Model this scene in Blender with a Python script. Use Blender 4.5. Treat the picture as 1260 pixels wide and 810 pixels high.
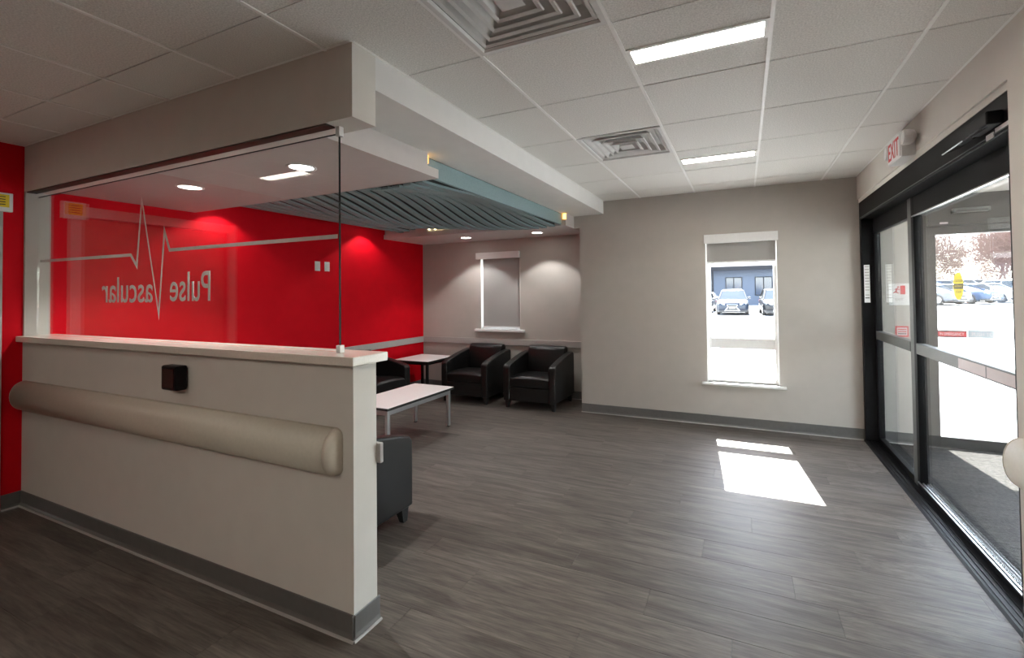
import bpy, bmesh, math, random
from mathutils import Vector, Matrix
random.seed(7)
for o in list(bpy.data.objects): bpy.data.objects.remove(o)
S = bpy.context.scene
COL = S.collection
pi = math.pi

# ------------------------------------------------------------------ camera
W_PX, H_PX = 1260.0, 810.0
F, CX, CY = 541.608, 682.545, 350.089
CAM_H = 1.4607
fwd = Vector((-0.3945428, 0.91868178, 0.01896747))
rgt = Vector((0.9186823, 0.39480044, -0.01246794))
upv = Vector((0.01894244, -0.01250595, 0.99974236))
cd = bpy.data.cameras.new('camera')
cam = bpy.data.objects.new('camera', cd); COL.objects.link(cam)
cd.sensor_fit = 'HORIZONTAL'; cd.sensor_width = 36.0
cd.lens = F / W_PX * 36.0
cd.shift_x = (W_PX / 2 - CX) / W_PX
cd.shift_y = (CY - H_PX / 2) / W_PX
cd.clip_start = 0.02; cd.clip_end = 500
M = Matrix((rgt, upv, -fwd)).transposed().to_4x4(); M.translation = Vector((0, 0, CAM_H))
cam.matrix_world = M
S.camera = cam

# ------------------------------------------------------------------ world, sun, exposure
SUN_DIR = Vector((0.11, -1.0, -1.05)).normalized()      # direction the light travels
wd = bpy.data.worlds.new('sky'); S.world = wd; wd.use_nodes = True
nt = wd.node_tree; nt.nodes.clear()
wo = nt.nodes.new('ShaderNodeOutputWorld'); bg = nt.nodes.new('ShaderNodeBackground')
sk = nt.nodes.new('ShaderNodeTexSky'); sk.sky_type = 'NISHITA'; sk.sun_disc = False
sk.sun_elevation = math.asin(-SUN_DIR.z); sk.sun_rotation = math.atan2(-SUN_DIR.x, -SUN_DIR.y)
sk.altitude = 100; sk.air_density = 1.0; sk.dust_density = 0.6; sk.ozone_density = 1.0
bg.inputs[1].default_value = 1.5
hz_ = nt.nodes.new('ShaderNodeHueSaturation'); hz_.inputs['Saturation'].default_value = 0.5      # hazy winter sky
nt.links.new(sk.outputs[0], hz_.inputs['Color']); nt.links.new(hz_.outputs[0], bg.inputs[0]); nt.links.new(bg.outputs[0], wo.inputs[0])
sl = bpy.data.lights.new('sun', 'SUN'); sl.energy = 50.0; sl.angle = 0.0093; sl.color = (1.0, 0.97, 0.92)
so = bpy.data.objects.new('sun', sl); COL.objects.link(so)
so.rotation_euler = SUN_DIR.to_track_quat('-Z', 'Y').to_euler(); so.location = (-3, 20, 25)
S.view_settings.view_transform = 'Standard'; S.view_settings.look = 'None'
S.view_settings.exposure = 0.9; S.view_settings.gamma = 1.0
S.view_settings.use_curve_mapping = False

# ------------------------------------------------------------------ materials
def srgb(r, g, b):
    f = lambda c: c / 12.92 if c <= 0.04045 else ((c + 0.055) / 1.055) ** 2.4
    return (f(r / 255), f(g / 255), f(b / 255), 1.0)
MATS = {}
def mat(name, col, rough=0.5, var=0.06, scale=40.0, bump=0.0, bscale=200.0, metal=0.0, spec=0.5, emit=None, estr=0.0, coat=0.0):
    if name in MATS: return MATS[name]
    m = bpy.data.materials.new(name); m.use_nodes = True
    t = m.node_tree; N = t.nodes; L = t.links
    b = N['Principled BSDF']
    if len(col) == 3: col = (*col, 1)
    tc = N.new('ShaderNodeTexCoord'); no = N.new('ShaderNodeTexNoise')
    no.inputs['Scale'].default_value = scale; no.inputs['Detail'].default_value = 3
    L.new(tc.outputs['Object'], no.inputs['Vector'])
    rp = N.new('ShaderNodeValToRGB')
    rp.color_ramp.elements[0].position = 0.3; rp.color_ramp.elements[1].position = 0.7
    rp.color_ramp.elements[0].color = tuple(c * (1 - var) for c in col[:3]) + (1,)
    rp.color_ramp.elements[1].color = tuple(min(1, c * (1 + var)) for c in col[:3]) + (1,)
    L.new(no.outputs['Fac'], rp.inputs['Fac']); L.new(rp.outputs['Color'], b.inputs['Base Color'])
    b.inputs['Roughness'].default_value = rough; b.inputs['Metallic'].default_value = metal
    b.inputs['Specular IOR Level'].default_value = spec
    if coat: b.inputs['Coat Weight'].default_value = coat; b.inputs['Coat Roughness'].default_value = 0.08
    if bump:
        n2 = N.new('ShaderNodeTexNoise'); n2.inputs['Scale'].default_value = bscale; n2.inputs['Detail'].default_value = 2
        L.new(tc.outputs['Object'], n2.inputs['Vector'])
        bp = N.new('ShaderNodeBump'); bp.inputs['Strength'].default_value = bump; bp.inputs['Distance'].default_value = 0.003
        L.new(n2.outputs['Fac'], bp.inputs['Height']); L.new(bp.outputs['Normal'], b.inputs['Normal'])
    if emit:
        b.inputs['Emission Color'].default_value = (*emit[:3], 1); b.inputs['Emission Strength'].default_value = estr
    MATS[name] = m; return m

def glass_mat(name, tint=(0.975, 0.985, 0.98), f0=0.04):
    m = bpy.data.materials.new(name); m.use_nodes = True
    t = m.node_tree; N = t.nodes; L = t.links; N.clear()
    out = N.new('ShaderNodeOutputMaterial'); mx = N.new('ShaderNodeMixShader')
    tr = N.new('ShaderNodeBsdfTransparent'); gl = N.new('ShaderNodeBsdfGlossy')
    tr.inputs['Color'].default_value = (*tint, 1); gl.inputs['Roughness'].default_value = 0.0
    gl.inputs['Color'].default_value = (1, 1, 1, 1)
    lw = N.new('ShaderNodeLayerWeight'); lw.inputs['Blend'].default_value = 0.5
    pw = N.new('ShaderNodeMath'); pw.operation = 'POWER'; pw.inputs[1].default_value = 5.0
    ma = N.new('ShaderNodeMath'); ma.operation = 'MULTIPLY_ADD'; ma.inputs[1].default_value = 1 - f0; ma.inputs[2].default_value = f0
    L.new(lw.outputs['Facing'], pw.inputs[0]); L.new(pw.outputs[0], ma.inputs[0]); L.new(ma.outputs[0], mx.inputs[0])
    L.new(tr.outputs[0], mx.inputs[1]); L.new(gl.outputs[0], mx.inputs[2]); L.new(mx.outputs[0], out.inputs[0])
    MATS[name] = m; return m

def plank_mat():
    m = bpy.data.materials.new('vinyl_plank'); m.use_nodes = True
    t = m.node_tree; N = t.nodes; L = t.links; b = N['Principled BSDF']
    tc = N.new('ShaderNodeTexCoord'); oi = N.new('ShaderNodeObjectInfo')
    mul = N.new('ShaderNodeMath'); mul.operation = 'MULTIPLY'; mul.inputs[1].default_value = 57.0
    L.new(oi.outputs['Random'], mul.inputs[0])
    cb = N.new('ShaderNodeCombineXYZ'); L.new(mul.outputs[0], cb.inputs[1]); L.new(mul.outputs[0], cb.inputs[2])
    add = N.new('ShaderNodeVectorMath'); add.operation = 'ADD'
    L.new(tc.outputs['Object'], add.inputs[0]); L.new(cb.outputs[0], add.inputs[1])
    def noise(sx, sy, det, dist=0.0):
        mp = N.new('ShaderNodeMapping'); mp.inputs['Scale'].default_value = (sx, sy, 1)
        L.new(add.outputs[0], mp.inputs['Vector'])
        n = N.new('ShaderNodeTexNoise'); n.inputs['Scale'].default_value = 1; n.inputs['Detail'].default_value = det
        n.inputs['Roughness'].default_value = 0.65; n.inputs['Distortion'].default_value = dist
        L.new(mp.outputs[0], n.inputs['Vector']); return n
    n1 = noise(2.2, 22, 4, 0.6); n2 = noise(7, 120, 4); n3 = noise(0.9, 5, 2)
    r1 = N.new('ShaderNodeValToRGB')
    r1.color_ramp.elements[0].position = 0.28; r1.color_ramp.elements[1].position = 0.75
    r1.color_ramp.elements[0].color = PLANK_D; r1.color_ramp.elements[1].color = PLANK_L
    L.new(n1.outputs['Fac'], r1.inputs['Fac'])
    m1 = N.new('ShaderNodeMix'); m1.data_type = 'RGBA'; m1.blend_type = 'MULTIPLY'; m1.inputs['Factor'].default_value = 0.75
    r2 = N.new('ShaderNodeValToRGB'); r2.color_ramp.elements[0].position = 0.3; r2.color_ramp.elements[1].position = 0.62
    r2.color_ramp.elements[0].color = (0.55, 0.55, 0.55, 1); r2.color_ramp.elements[1].color = (1.22, 1.22, 1.22, 1)
    L.new(n2.outputs['Fac'], r2.inputs['Fac']); L.new(r1.outputs['Color'], m1.inputs['A']); L.new(r2.outputs['Color'], m1.inputs['B'])
    mr = N.new('ShaderNodeMapRange'); mr.inputs['To Min'].default_value = 0.84; mr.inputs['To Max'].default_value = 1.12
    L.new(oi.outputs['Random'], mr.inputs['Value'])
    hs = N.new('ShaderNodeHueSaturation'); L.new(m1.outputs['Result'], hs.inputs['Color']); L.new(mr.outputs[0], hs.inputs['Value'])
    L.new(hs.outputs[0], b.inputs['Base Color'])
    rr = N.new('ShaderNodeMapRange'); rr.inputs['To Min'].default_value = 0.42; rr.inputs['To Max'].default_value = 0.60; b.inputs['Specular IOR Level'].default_value = 0.4
    L.new(n2.outputs['Fac'], rr.inputs['Value']); L.new(rr.outputs[0], b.inputs['Roughness'])
    bp = N.new('ShaderNodeBump'); bp.inputs['Strength'].default_value = 0.25; bp.inputs['Distance'].default_value = 0.002
    L.new(n2.outputs['Fac'], bp.inputs['Height']); L.new(bp.outputs[0], b.inputs['Normal'])
    MATS['vinyl_plank'] = m; return m

PLANK_D = (0.062, 0.052, 0.044, 1); PLANK_L = (0.175, 0.153, 0.133, 1)
plank_mat()
GLASS = glass_mat('clear_glass')
WALL = mat('wall_paint_greige', (0.455, 0.425, 0.388), 0.75, 0.02, 8, 0.12, 350)
WALLP = mat('wall_paint_greige_lit', (0.66, 0.635, 0.585), 0.75, 0.02, 8, 0.12, 350)  # paler copy of the wall paint, stronger light put into its colour
RED = mat('wall_paint_red', (0.60, 0.002, 0.010), 0.6, 0.04, 8, 0.12, 350, spec=0.1)
SOFF = mat('soffit_paint', (0.74, 0.73, 0.71), 0.7, 0.02, 8, 0.08, 350)
CEILP = mat('lower_ceiling_paint', (0.55, 0.51, 0.49), 0.7, 0.02, 8, 0.08, 350)
TILE = mat('ceiling_tile_fissured', (0.76, 0.75, 0.72), 0.9, 0.16, 140, 0.5, 260)
GRID = mat('ceiling_grid_white', (0.90, 0.90, 0.88), 0.45, 0.02)
BASE = mat('vinyl_base_grey', (0.125, 0.122, 0.115), 0.42, 0.05, 30)
TOEM = mat('pale_toe_grey', (0.36, 0.35, 0.33), 0.5, 0.03)
COUNTER = mat('solid_surface_beige', (0.74, 0.70, 0.62), 0.16, 0.04, 120)
RAILM = mat('vinyl_rail_taupe', (0.62, 0.565, 0.475), 0.5, 0.03, 60, 0.15, 600)
TRIM = mat('trim_paint_grey', (0.40, 0.38, 0.36), 0.5, 0.02)
WHITE = mat('white_plastic', (0.78, 0.78, 0.77), 0.4, 0.02)
VINYL = mat('white_window_vinyl', (0.80, 0.80, 0.79), 0.35, 0.02)
METALW = mat('white_enamel', (0.72, 0.72, 0.71), 0.35, 0.03)
BLACKF = mat('black_aluminium', (0.008, 0.008, 0.009), 0.45, 0.1, 60, spec=0.12)
DARKF = mat('dark_bronze_aluminium', (0.040, 0.037, 0.034), 0.4, 0.1, 60, spec=0.3)
GREYF = mat('grey_aluminium', (0.10, 0.105, 0.10), 0.4, 0.06, 60)
SILVER = mat('brushed_silver', (0.55, 0.56, 0.57), 0.32, 0.04, 90, metal=0.9)
LEATHER = mat('black_vinyl_leather', (0.0085, 0.008, 0.008), 0.34, 0.15, 90, 0.3, 500, spec=0.38)
LEGM = mat('dark_leg', (0.01, 0.01, 0.01), 0.4, 0.1)
TOPM = mat('white_laminate', (0.86, 0.84, 0.83), 0.3, 0.02)
BLKEDGE = mat('black_edge_band', (0.015, 0.015, 0.015), 0.4, 0.1)
FELT = mat('teal_grey_felt', (0.235, 0.325, 0.335), 0.95, 0.05, 60)
FELTB = mat('dark_felt_backing_gap_shade', (0.03, 0.034, 0.035), 0.95, 0.2, 160)  # also colours the slat sides as painted gap shade
SHADE = mat('roller_shade_fabric', (0.36, 0.35, 0.335), 0.85, 0.03, 300)
CARPET = mat('vestibule_carpet', (0.030, 0.0285, 0.027), 0.95, 0.85, 42, 1.0, 60, spec=0.1)
FROST = mat('etched_vinyl', (0.78, 0.74, 0.70), 0.6, 0.02)
REDSIGN = mat('sign_red', (0.62, 0.02, 0.03), 0.45, 0.02)
YELLOW = mat('sign_yellow', (0.80, 0.60, 0.01), 0.5, 0.02)
INK = mat('black_ink', (0.02, 0.02, 0.02), 0.5, 0.02)
PINKL = mat('pale_label', (0.66, 0.57, 0.57), 0.5, 0.02)
DARKIN = mat('duct_interior', (0.03, 0.03, 0.03), 0.8, 0.1)
LENS = mat('troffer_lens', (0.9, 0.9, 0.88), 0.5, 0.0, emit=(1.0, 0.93, 0.83), estr=38)
LENSH = mat('hall_troffer_lens', (0.9, 0.9, 0.88), 0.5, 0.0, emit=(1.0, 0.93, 0.83), estr=10)
DLENS = mat('downlight_lens', (0.9, 0.9, 0.9), 0.5, 0.0, emit=(1.0, 0.94, 0.88), estr=14)
LED = mat('amber_led', (0.9, 0.7, 0.3), 0.5, 0.0, emit=(1.0, 0.50, 0.10), estr=3)
LEDW = mat('warm_led', (0.9, 0.8, 0.5), 0.5, 0.0, emit=(1.0, 0.85, 0.45), estr=5)
DOORWOOD = mat('door_leaf_laminate', (0.17, 0.12, 0.09), 0.4, 0.12, 12)

# ------------------------------------------------------------------ mesh helpers
class MB:
    def __init__(s): s.v = []; s.f = []
    def add(s, vs, fs):
        n = len(s.v); s.v += [tuple(p) for p in vs]; s.f += [tuple(i + n for i in f) for f in fs]; return s
    def box(s, x0, x1, y0, y1, z0, z1):
        return s.add([(x0,y0,z0),(x1,y0,z0),(x1,y1,z0),(x0,y1,z0),(x0,y0,z1),(x1,y0,z1),(x1,y1,z1),(x0,y1,z1)],
                     [(3,2,1,0),(4,5,6,7),(0,1,5,4),(1,2,6,5),(2,3,7,6),(3,0,4,7)])
    def loft(s, rings, cap=True, closed=True):
        n = len(rings[0]); vs = [p for r in rings for p in r]; fs = []
        for a in range(len(rings) - 1):
            for i in range(n if closed else n - 1):
                j = (i + 1) % n; fs.append((a*n+i, a*n+j, (a+1)*n+j, (a+1)*n+i))
        if cap:
            fs.append(tuple(reversed(range(n)))); fs.append(tuple((len(rings)-1)*n + i for i in range(n)))
        return s.add(vs, fs)
    def prism(s, pts, axis, a, b):      # 2D polygon extruded along an axis
        def P(u, w, t):
            return (t, u, w) if axis == 'x' else ((u, t, w) if axis == 'y' else (u, w, t))
        return s.loft([[P(u, w, a) for u, w in pts], [P(u, w, b) for u, w in pts]])
    def cyl(s, c, r, axis, a, b, n=20, r2=None):
        r2 = r if r2 is None else r2
        def ring(rr, t):
            out = []
            for i in range(n):
                u = c[0] + rr*math.cos(2*pi*i/n); w = c[1] + rr*math.sin(2*pi*i/n)
                out.append((t,u,w) if axis=='x' else ((u,t,w) if axis=='y' else (u,w,t)))
            return out
        return s.loft([ring(r, a), ring(r2, b)])
    def tube(s, p0, p1, r0, r1, n=5):
        p0 = Vector(p0); p1 = Vector(p1); d = (p1-p0).normalized()
        a = d.orthogonal().normalized(); b = d.cross(a)
        return s.loft([[p0 + (a*math.cos(2*pi*i/n) + b*math.sin(2*pi*i/n))*r0 for i in range(n)],
                       [p1 + (a*math.cos(2*pi*i/n) + b*math.sin(2*pi*i/n))*r1 for i in range(n)]], cap=False)
    def mesh(s, name):
        me = bpy.data.meshes.new(name); me.from_pydata(s.v, [], s.f)
        bm = bmesh.new(); bm.from_mesh(me); bmesh.ops.recalc_face_normals(bm, faces=bm.faces); bm.to_mesh(me); bm.free()
        return me
def tag(o, label=None, cat=None, group=None, kind=None):
    if label: o['label'] = label
    if cat: o['category'] = cat
    if group: o['group'] = group
    if kind: o['kind'] = kind
    return o
def link(name, me, m, parent=None, bevel=0.0, seg=2, smooth=False, loc=None):
    if m and not me.materials: me.materials.append(m)
    o = bpy.data.objects.new(name, me); COL.objects.link(o)
    if parent: o.parent = parent
    if loc: o.location = loc
    if smooth:
        for p in me.polygons: p.use_smooth = True
    if bevel:
        md = o.modifiers.new('bevel', 'BEVEL'); md.width = bevel; md.segments = seg; md.limit_method = 'ANGLE'; md.angle_limit = 0.6
        for p in me.polygons: p.use_smooth = True
        wn = o.modifiers.new('wn', 'WEIGHTED_NORMAL'); wn.keep_sharp = True
    return o
def build(name, mb, m, parent=None, **k): return link(name, mb.mesh(name), m, parent, **k)
def box(name, x0, x1, y0, y1, z0, z1, m, parent=None, **k): return build(name, MB().box(x0,x1,y0,y1,z0,z1), m, parent, **k)
def empty(name, loc=(0,0,0), rz=0.0):
    o = bpy.data.objects.new(name, None); COL.objects.link(o); o.location = loc; o.rotation_euler = (0,0,rz)
    o.empty_display_size = 0.1; return o
def copy_tree(o, parent=None):
    c = o.copy(); COL.objects.link(c); c.parent = parent
    for ch in list(o.children): copy_tree(ch, c)
    return c
def struct(o, label): return tag(o, label, None, None, 'structure')
def text_mesh(body, size, depth=0.0, spacing=1.0, bold=0.0):
    cu = bpy.data.curves.new('t', 'FONT'); cu.body = body; cu.size = size; cu.extrude = depth; cu.space_character = spacing
    cu.offset = bold; cu.align_x = 'LEFT'; cu.resolution_u = 4
    ob = bpy.data.objects.new('t', cu); COL.objects.link(ob)
    dg = bpy.context.evaluated_depsgraph_get()
    me = bpy.data.meshes.new_from_object(ob.evaluated_get(dg)); bpy.data.objects.remove(ob); bpy.data.curves.remove(cu)
    return me
def fit_text(body, P, xdir, ydir, w, h, depth=0.0008, bold=0.0):
    """lettering as a mesh, its box spanning w by h from corner P along xdir / ydir"""
    me = text_mesh(body, 1.0, 0.01, bold=bold)
    xs = [v.co.x for v in me.vertices]; ys = [v.co.y for v in me.vertices]
    x0, x1, y0, y1 = min(xs), max(xs), min(ys), max(ys)
    xd = Vector(xdir); yd = Vector(ydir); nd = xd.cross(yd); P = Vector(P)
    for v in me.vertices:
        a = (v.co.x - x0) / (x1 - x0) * w; b = (v.co.y - y0) / (y1 - y0) * h; c = v.co.z / 0.01 * depth
        v.co = P + xd*a + yd*b + nd*c
    return me

# ------------------------------------------------------------------ key dimensions (metres, camera over the origin)
H = 2.5623; XR = -4.746; YB = 5.112; YA = 5.677; XD = 1.033; XE = -1.543; YP = 1.395; YP2 = 1.523
XAL = -1.852; YF = -3.147; T = 0.6096; GX = -1.0937; GY = 1.7298
ZB = 2.405; ZL = 2.26; ZH = 2.235      # beam underside, lower ceiling, header underside
TOP = 2.72

# ------------------------------------------------------------------ floor
fl = box('floor', XR-0.1, 1.04, YF-0.1, YA+0.1, -0.12, -0.005, BASE)
struct(fl, 'grey-brown wood-look vinyl plank floor of the lobby')
PW, PL = 0.184, 1.24
pm = None
row = 0; y = YF
plank_full = MB().box(-PL/2, PL/2, -PW/2, PW/2, -0.005, 0).mesh('plank'); plank_full.materials.append(MATS['vinyl_plank'])
bm = bmesh.new(); bm.from_mesh(plank_full)
for v in bm.verts:
    if v.co.z > -0.001: v.co.x *= (1 - 0.0014/PL); v.co.y *= (1 - 0.0014/PW)
bm.to_mesh(plank_full); bm.free()
while y < YA:
    yend = min(y + PW, YA)
    off = (0.0, 0.47, 0.91, 0.25, 0.70, 1.08)[row % 6] + random.uniform(-0.06, 0.06)
    x = XR - off
    xmax = XD + 0.003 if yend <= YB + 0.05 else XAL + 0.01
    while x < xmax:
        a = max(x, XR); b = min(x + PL, xmax)
        if b - a > 0.03:
            o = bpy.data.objects.new('plank', plank_full); COL.objects.link(o); o.parent = fl
            o.location = ((a+b)/2, (y+yend)/2, 0)
            o.scale = ((b-a)/PL, (yend-y)/PW, 1)
        x += PL
    y += PW; row += 1

# ------------------------------------------------------------------ walls
def wall(name, mb, m, label): return struct(build(name, mb, m), label)
# red wall on the left, with the doorway of the side door
D0, D1, DZ = 0.16, 1.22, 2.10
wall('wall_left', MB().box(XR-0.12, XR, YF-0.1, D0, 0, TOP).box(XR-0.12, XR, D1, YA+0.15, 0, TOP).box(XR-0.12, XR, D0, D1, DZ, TOP)
     .box(XR-0.5, XR-0.42, D0-0.2, D1+0.2, 0, TOP), RED, 'deep red painted wall along the left of the lobby and alcove')
# back wall with the window and the outer entrance
WX0, WX1, WZ0, WZ1 = -0.385, 0.325, 0.465, 2.06
OX0, OX1, OZ = 1.50, 3.16, 2.31
YB2 = YB + 0.18
wb = MB().box(XAL, WX0, YB, YB2, 0, TOP).box(WX1, OX0, YB, YB2, 0, TOP).box(WX0, WX1, YB, YB2, 0, WZ0).box(WX0, WX1, YB, YB2, WZ1, TOP)
wb.box(OX0, OX1, YB, YB2, OZ, TOP).box(OX1, 3.7, YB, YB2, 0, TOP).box(-1.935, XAL, YB, YB2, ZL-0.003, TOP)
wall('wall_back', wb, WALL, 'greige painted back wall with the narrow window and the glazed entrance')
A0, A1, AZ0, AZ1 = -3.655, -2.995, 0.93, 2.03
wa = MB().box(XR, A0, YA, YA+0.15, 0, TOP).box(A1, XAL+0.1, YA, YA+0.15, 0, TOP).box(A0, A1, YA, YA+0.15, 0, AZ0).box(A0, A1, YA, YA+0.15, AZ1, TOP)
wall('wall_alcove', wa, WALL, 'greige painted wall at the back of the seating alcove behind two chairs')
wall('wall_alcove_side', MB().box(XAL, XAL+0.14, YB+0.18, YA, 0, TOP).box(XAL, XAL+0.14, YB, YB+0.18, 0, 0.001), WALL, 'short return wall at the right end of the seating alcove')
DY0 = 2.44
wr = MB().box(XD, XD+0.17, YF-0.1, DY0, 0, TOP).box(XD, XD+0.17, DY0, YB, 2.335, TOP).box(XD+0.012, XD+0.17, DY0, YB, 2.30, 2.335)
wall('wall_right', wr, WALLP, 'greige painted wall on the right around the black sliding entrance')
wall('wall_front', MB().box(XR-0.1, XD+0.17, YF-0.12, YF, 0, TOP), WALL, 'greige painted wall closing the lobby opposite the window')
# knee wall of the partition
wp = MB().box(XR, XE, YP, YP2, 0, 1.16)
wall('wall_partition', wp, WALLP, 'low greige half wall below the glass screen')
wall('wall_header', MB().box(XR, XE, YP, YP2+0.004, ZH, H+0.04), WALLP, 'greige header beam above the glass screen')
# little post where the screen meets the red wall
struct(box('trim_1', XR, XR+0.022, YP, YP2, 1.2, ZH, WALL), 'pale grey jamb strip between the glass screen and the red wall')
# ceilings: beam along the lobby, stepped lower ceiling of the alcove
XI = -1.925                                        # inner edge of the beam underside
YL1, YL2 = 2.36, 4.76                              # ends of the recess at beam level
YR1, YR2 = 2.47, 4.84                              # ends of the recess at lower-ceiling level (lips)
struct(build('ceiling_beam', MB().box(XI-0.06, XE, YP2+0.004, YB, ZB, H+0.04), SOFF), 'pale dropped beam running from the header to the back wall')
lc = MB().prism([(YP2+0.004, ZL), (YR1, ZL), (YR1, ZL+0.062), (YL1, ZL+0.062), (YL1, ZB), (YP2+0.004, ZB)], 'x', XR, XI)
lc.prism([(YR2, ZL), (YA, ZL), (YA, ZB), (YL2+0.1, ZB), (YL2+0.1, ZL+0.062), (YR2, ZL+0.062)], 'x', XR, XI)
struct(build('ceiling_lower', lc, CEILP), 'lower painted ceiling of the seating alcove around the felt baffles')
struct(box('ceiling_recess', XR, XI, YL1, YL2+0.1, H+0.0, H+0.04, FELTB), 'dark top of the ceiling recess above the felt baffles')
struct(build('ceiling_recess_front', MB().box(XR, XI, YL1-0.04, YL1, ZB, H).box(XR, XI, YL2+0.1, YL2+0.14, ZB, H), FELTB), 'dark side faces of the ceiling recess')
struct(build('roof', MB().box(XR-0.6, 3.75, YF-0.2, YB2+0.05, TOP, TOP+0.1).box(XR-0.6, XAL+0.2, YB2+0.05, YA+0.2, TOP, TOP+0.1), SOFF), 'roof slab over the lobby')
struct(box('added_sun_blocker', XR-0.6, XAL+0.2, YA+0.2, YA+2.1, TOP, TOP+0.1, SOFF), 'unseen slab added outside the alcove window to block the sun')  # unseen, added to keep a sun stripe off the alcove floor

# ------------------------------------------------------------------ suspended ceiling: grid and tiles
ce = box('ceiling', XR, XD, YF, YB, H+0.05, H+0.07, SOFF)
struct(ce, 'suspended ceiling of square pale acoustic tiles in a white grid')
tile_me = MB().box(-T/2+0.008, T/2-0.008, -T/2+0.0045, T/2-0.0045, 0, 0.015).mesh('ceiling_tile'); tile_me.materials.append(TILE)
xs = [XR] + [GX + k*T for k in range(-5, 4)] + [XD]
ys = [YF] + [GY + k*T for k in range(-7, 6)] + [YB]
DIFF = {(6, 7), (6, 10)}; TROF = {(7, 8), (7, 11), (1, 5), (7, 3), (4, 3), (5, 2)}
def cell(i, j): return xs[i], xs[i+1], ys[j], ys[j+1]
for i in range(len(xs)-1):
    for j in range(len(ys)-1):
        x0, x1, y0, y1 = cell(i, j)
        if x1 <= XE + 0.02 and y0 >= YP: continue
        if (i, j) in DIFF or (i, j) in TROF: continue
        o = bpy.data.objects.new('ceiling_tile', tile_me); COL.objects.link(o); o.parent = ce
        if x0 < XE < x1 and y0 >= YP: x0 = XE
        if y0 < YP < y1 and x1 <= XE: y1 = YP
        o.location = ((x0+x1)/2, (y0+y1)/2, H); o.scale = ((x1-x0)/T, (y1-y0)/T, 1)
for k, x in enumerate(xs[1:-1]):
    box('grid_bar', x-0.008, x+0.008, YF, YB if x > XE else YP, H-0.005, H+0.016, GRID, ce)
for y in ys[1:-1]:
    box('grid_bar', XR if y < YP else XE, XD, y-0.009, y+0.009, H+0.005, H+0.017, GRID, ce)
for (x0, x1, y0, y1) in ((XE, XE+0.012, YP, YB), (XD-0.012, XD, YF, YB), (XR, XR+0.012, YF, YP), (XE, XD, YB-0.012, YB), (XR, XE, YP-0.012, YP)):
    box('wall_angle', x0, x1, y0, y1, H-0.001, H+0.012, GRID, ce)

# ------------------------------------------------------------------ recessed troffers
def troffer(i, j, label, lens=None):
    x0, x1, y0, y1 = cell(i, j); t = empty('recessed_light', ((x0+x1)/2, (y0+y1)/2, H))
    tag(t, label, 'ceiling light', 'slot ceiling lights')
    a = T/2 - 0.008
    for s in (-1, 1):
        box('side_panel', -a, a, min(s*0.075, s*a), max(s*0.075, s*a), 0.001, 0.012, TILE, t)
    box('lens', -a+0.02, a-0.02, -0.052, 0.052, 0.008, 0.014, lens or LENS, t)
    f = MB().box(-a, a, -0.075, -0.056, -0.004, 0.02).box(-a, a, 0.056, 0.075, -0.004, 0.02).box(-a, -a+0.018, -0.056, 0.056, -0.004, 0.02).box(a-0.018, a, -0.056, 0.056, -0.004, 0.02)
    build('lens_frame', f, GRID, t)
    box('housing', -a, a, -a, a, 0.021, 0.045, METALW, t)
troffer(7, 8, 'bright slot light in the ceiling nearest the camera, right of the large vent')
troffer(7, 11, 'farther slot light in the ceiling near the window wall')
troffer(1, 5, 'slot light over the hall, mirrored in the glass screen', LENSH)
troffer(7, 3, 'unseen slot light added as fill near the entrance')  # this and the next two are unseen lights added to brighten the half wall
troffer(5, 2, 'unseen slot light added as fill, farthest from the window')
troffer(4, 3, 'unseen slot light added as fill over the hall')

# ------------------------------------------------------------------ ceiling diffusers
def diffuser(i, j, label):
    x0, x1, y0, y1 = cell(i, j); t = empty('air_diffuser', ((x0+x1)/2, (y0+y1)/2, H))
    tag(t, label, 'air vent', 'square ceiling air vents')
    a = T/2 - 0.006
    def ring(s, z): return [(-s,-s,z),(s,-s,z),(s,s,z),(-s,s,z)]
    build('frame', MB().loft([ring(a, 0.002), ring(a, -0.006), ring(a-0.022, -0.006), ring(a-0.03, 0.004)], cap=False), METALW, t)
    for s0, s1, zl in ((a-0.03, a-0.092, 0.006), (a-0.085, a-0.148, -0.002), (a-0.141, a-0.2, -0.008), (a-0.195, a-0.245, -0.012)):
        build('louver', MB().loft([ring(s0-0.02, zl+0.001), ring(s0-0.004, zl-0.003), ring(s0-0.0, zl+0.003), ring(s0-0.012, zl+0.008), ring(s1, zl+0.055), ring(s1-0.003, zl+0.052)], cap=False), METALW, t)
    build('core', MB().loft([ring(0.05, -0.010), ring(0.012, 0.03)], cap=True), METALW, t)
    build('duct_box', MB().loft([ring(a-0.03, 0.004), ring(a-0.03, 0.14)], cap=False).box(-a+0.03, a-0.03, -a+0.03, a-0.03, 0.14, 0.15), DARKIN, t)
diffuser(6, 7, 'large square white air vent at the top edge of the picture')
diffuser(6, 10, 'farther square white air vent in the middle of the ceiling')

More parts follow.
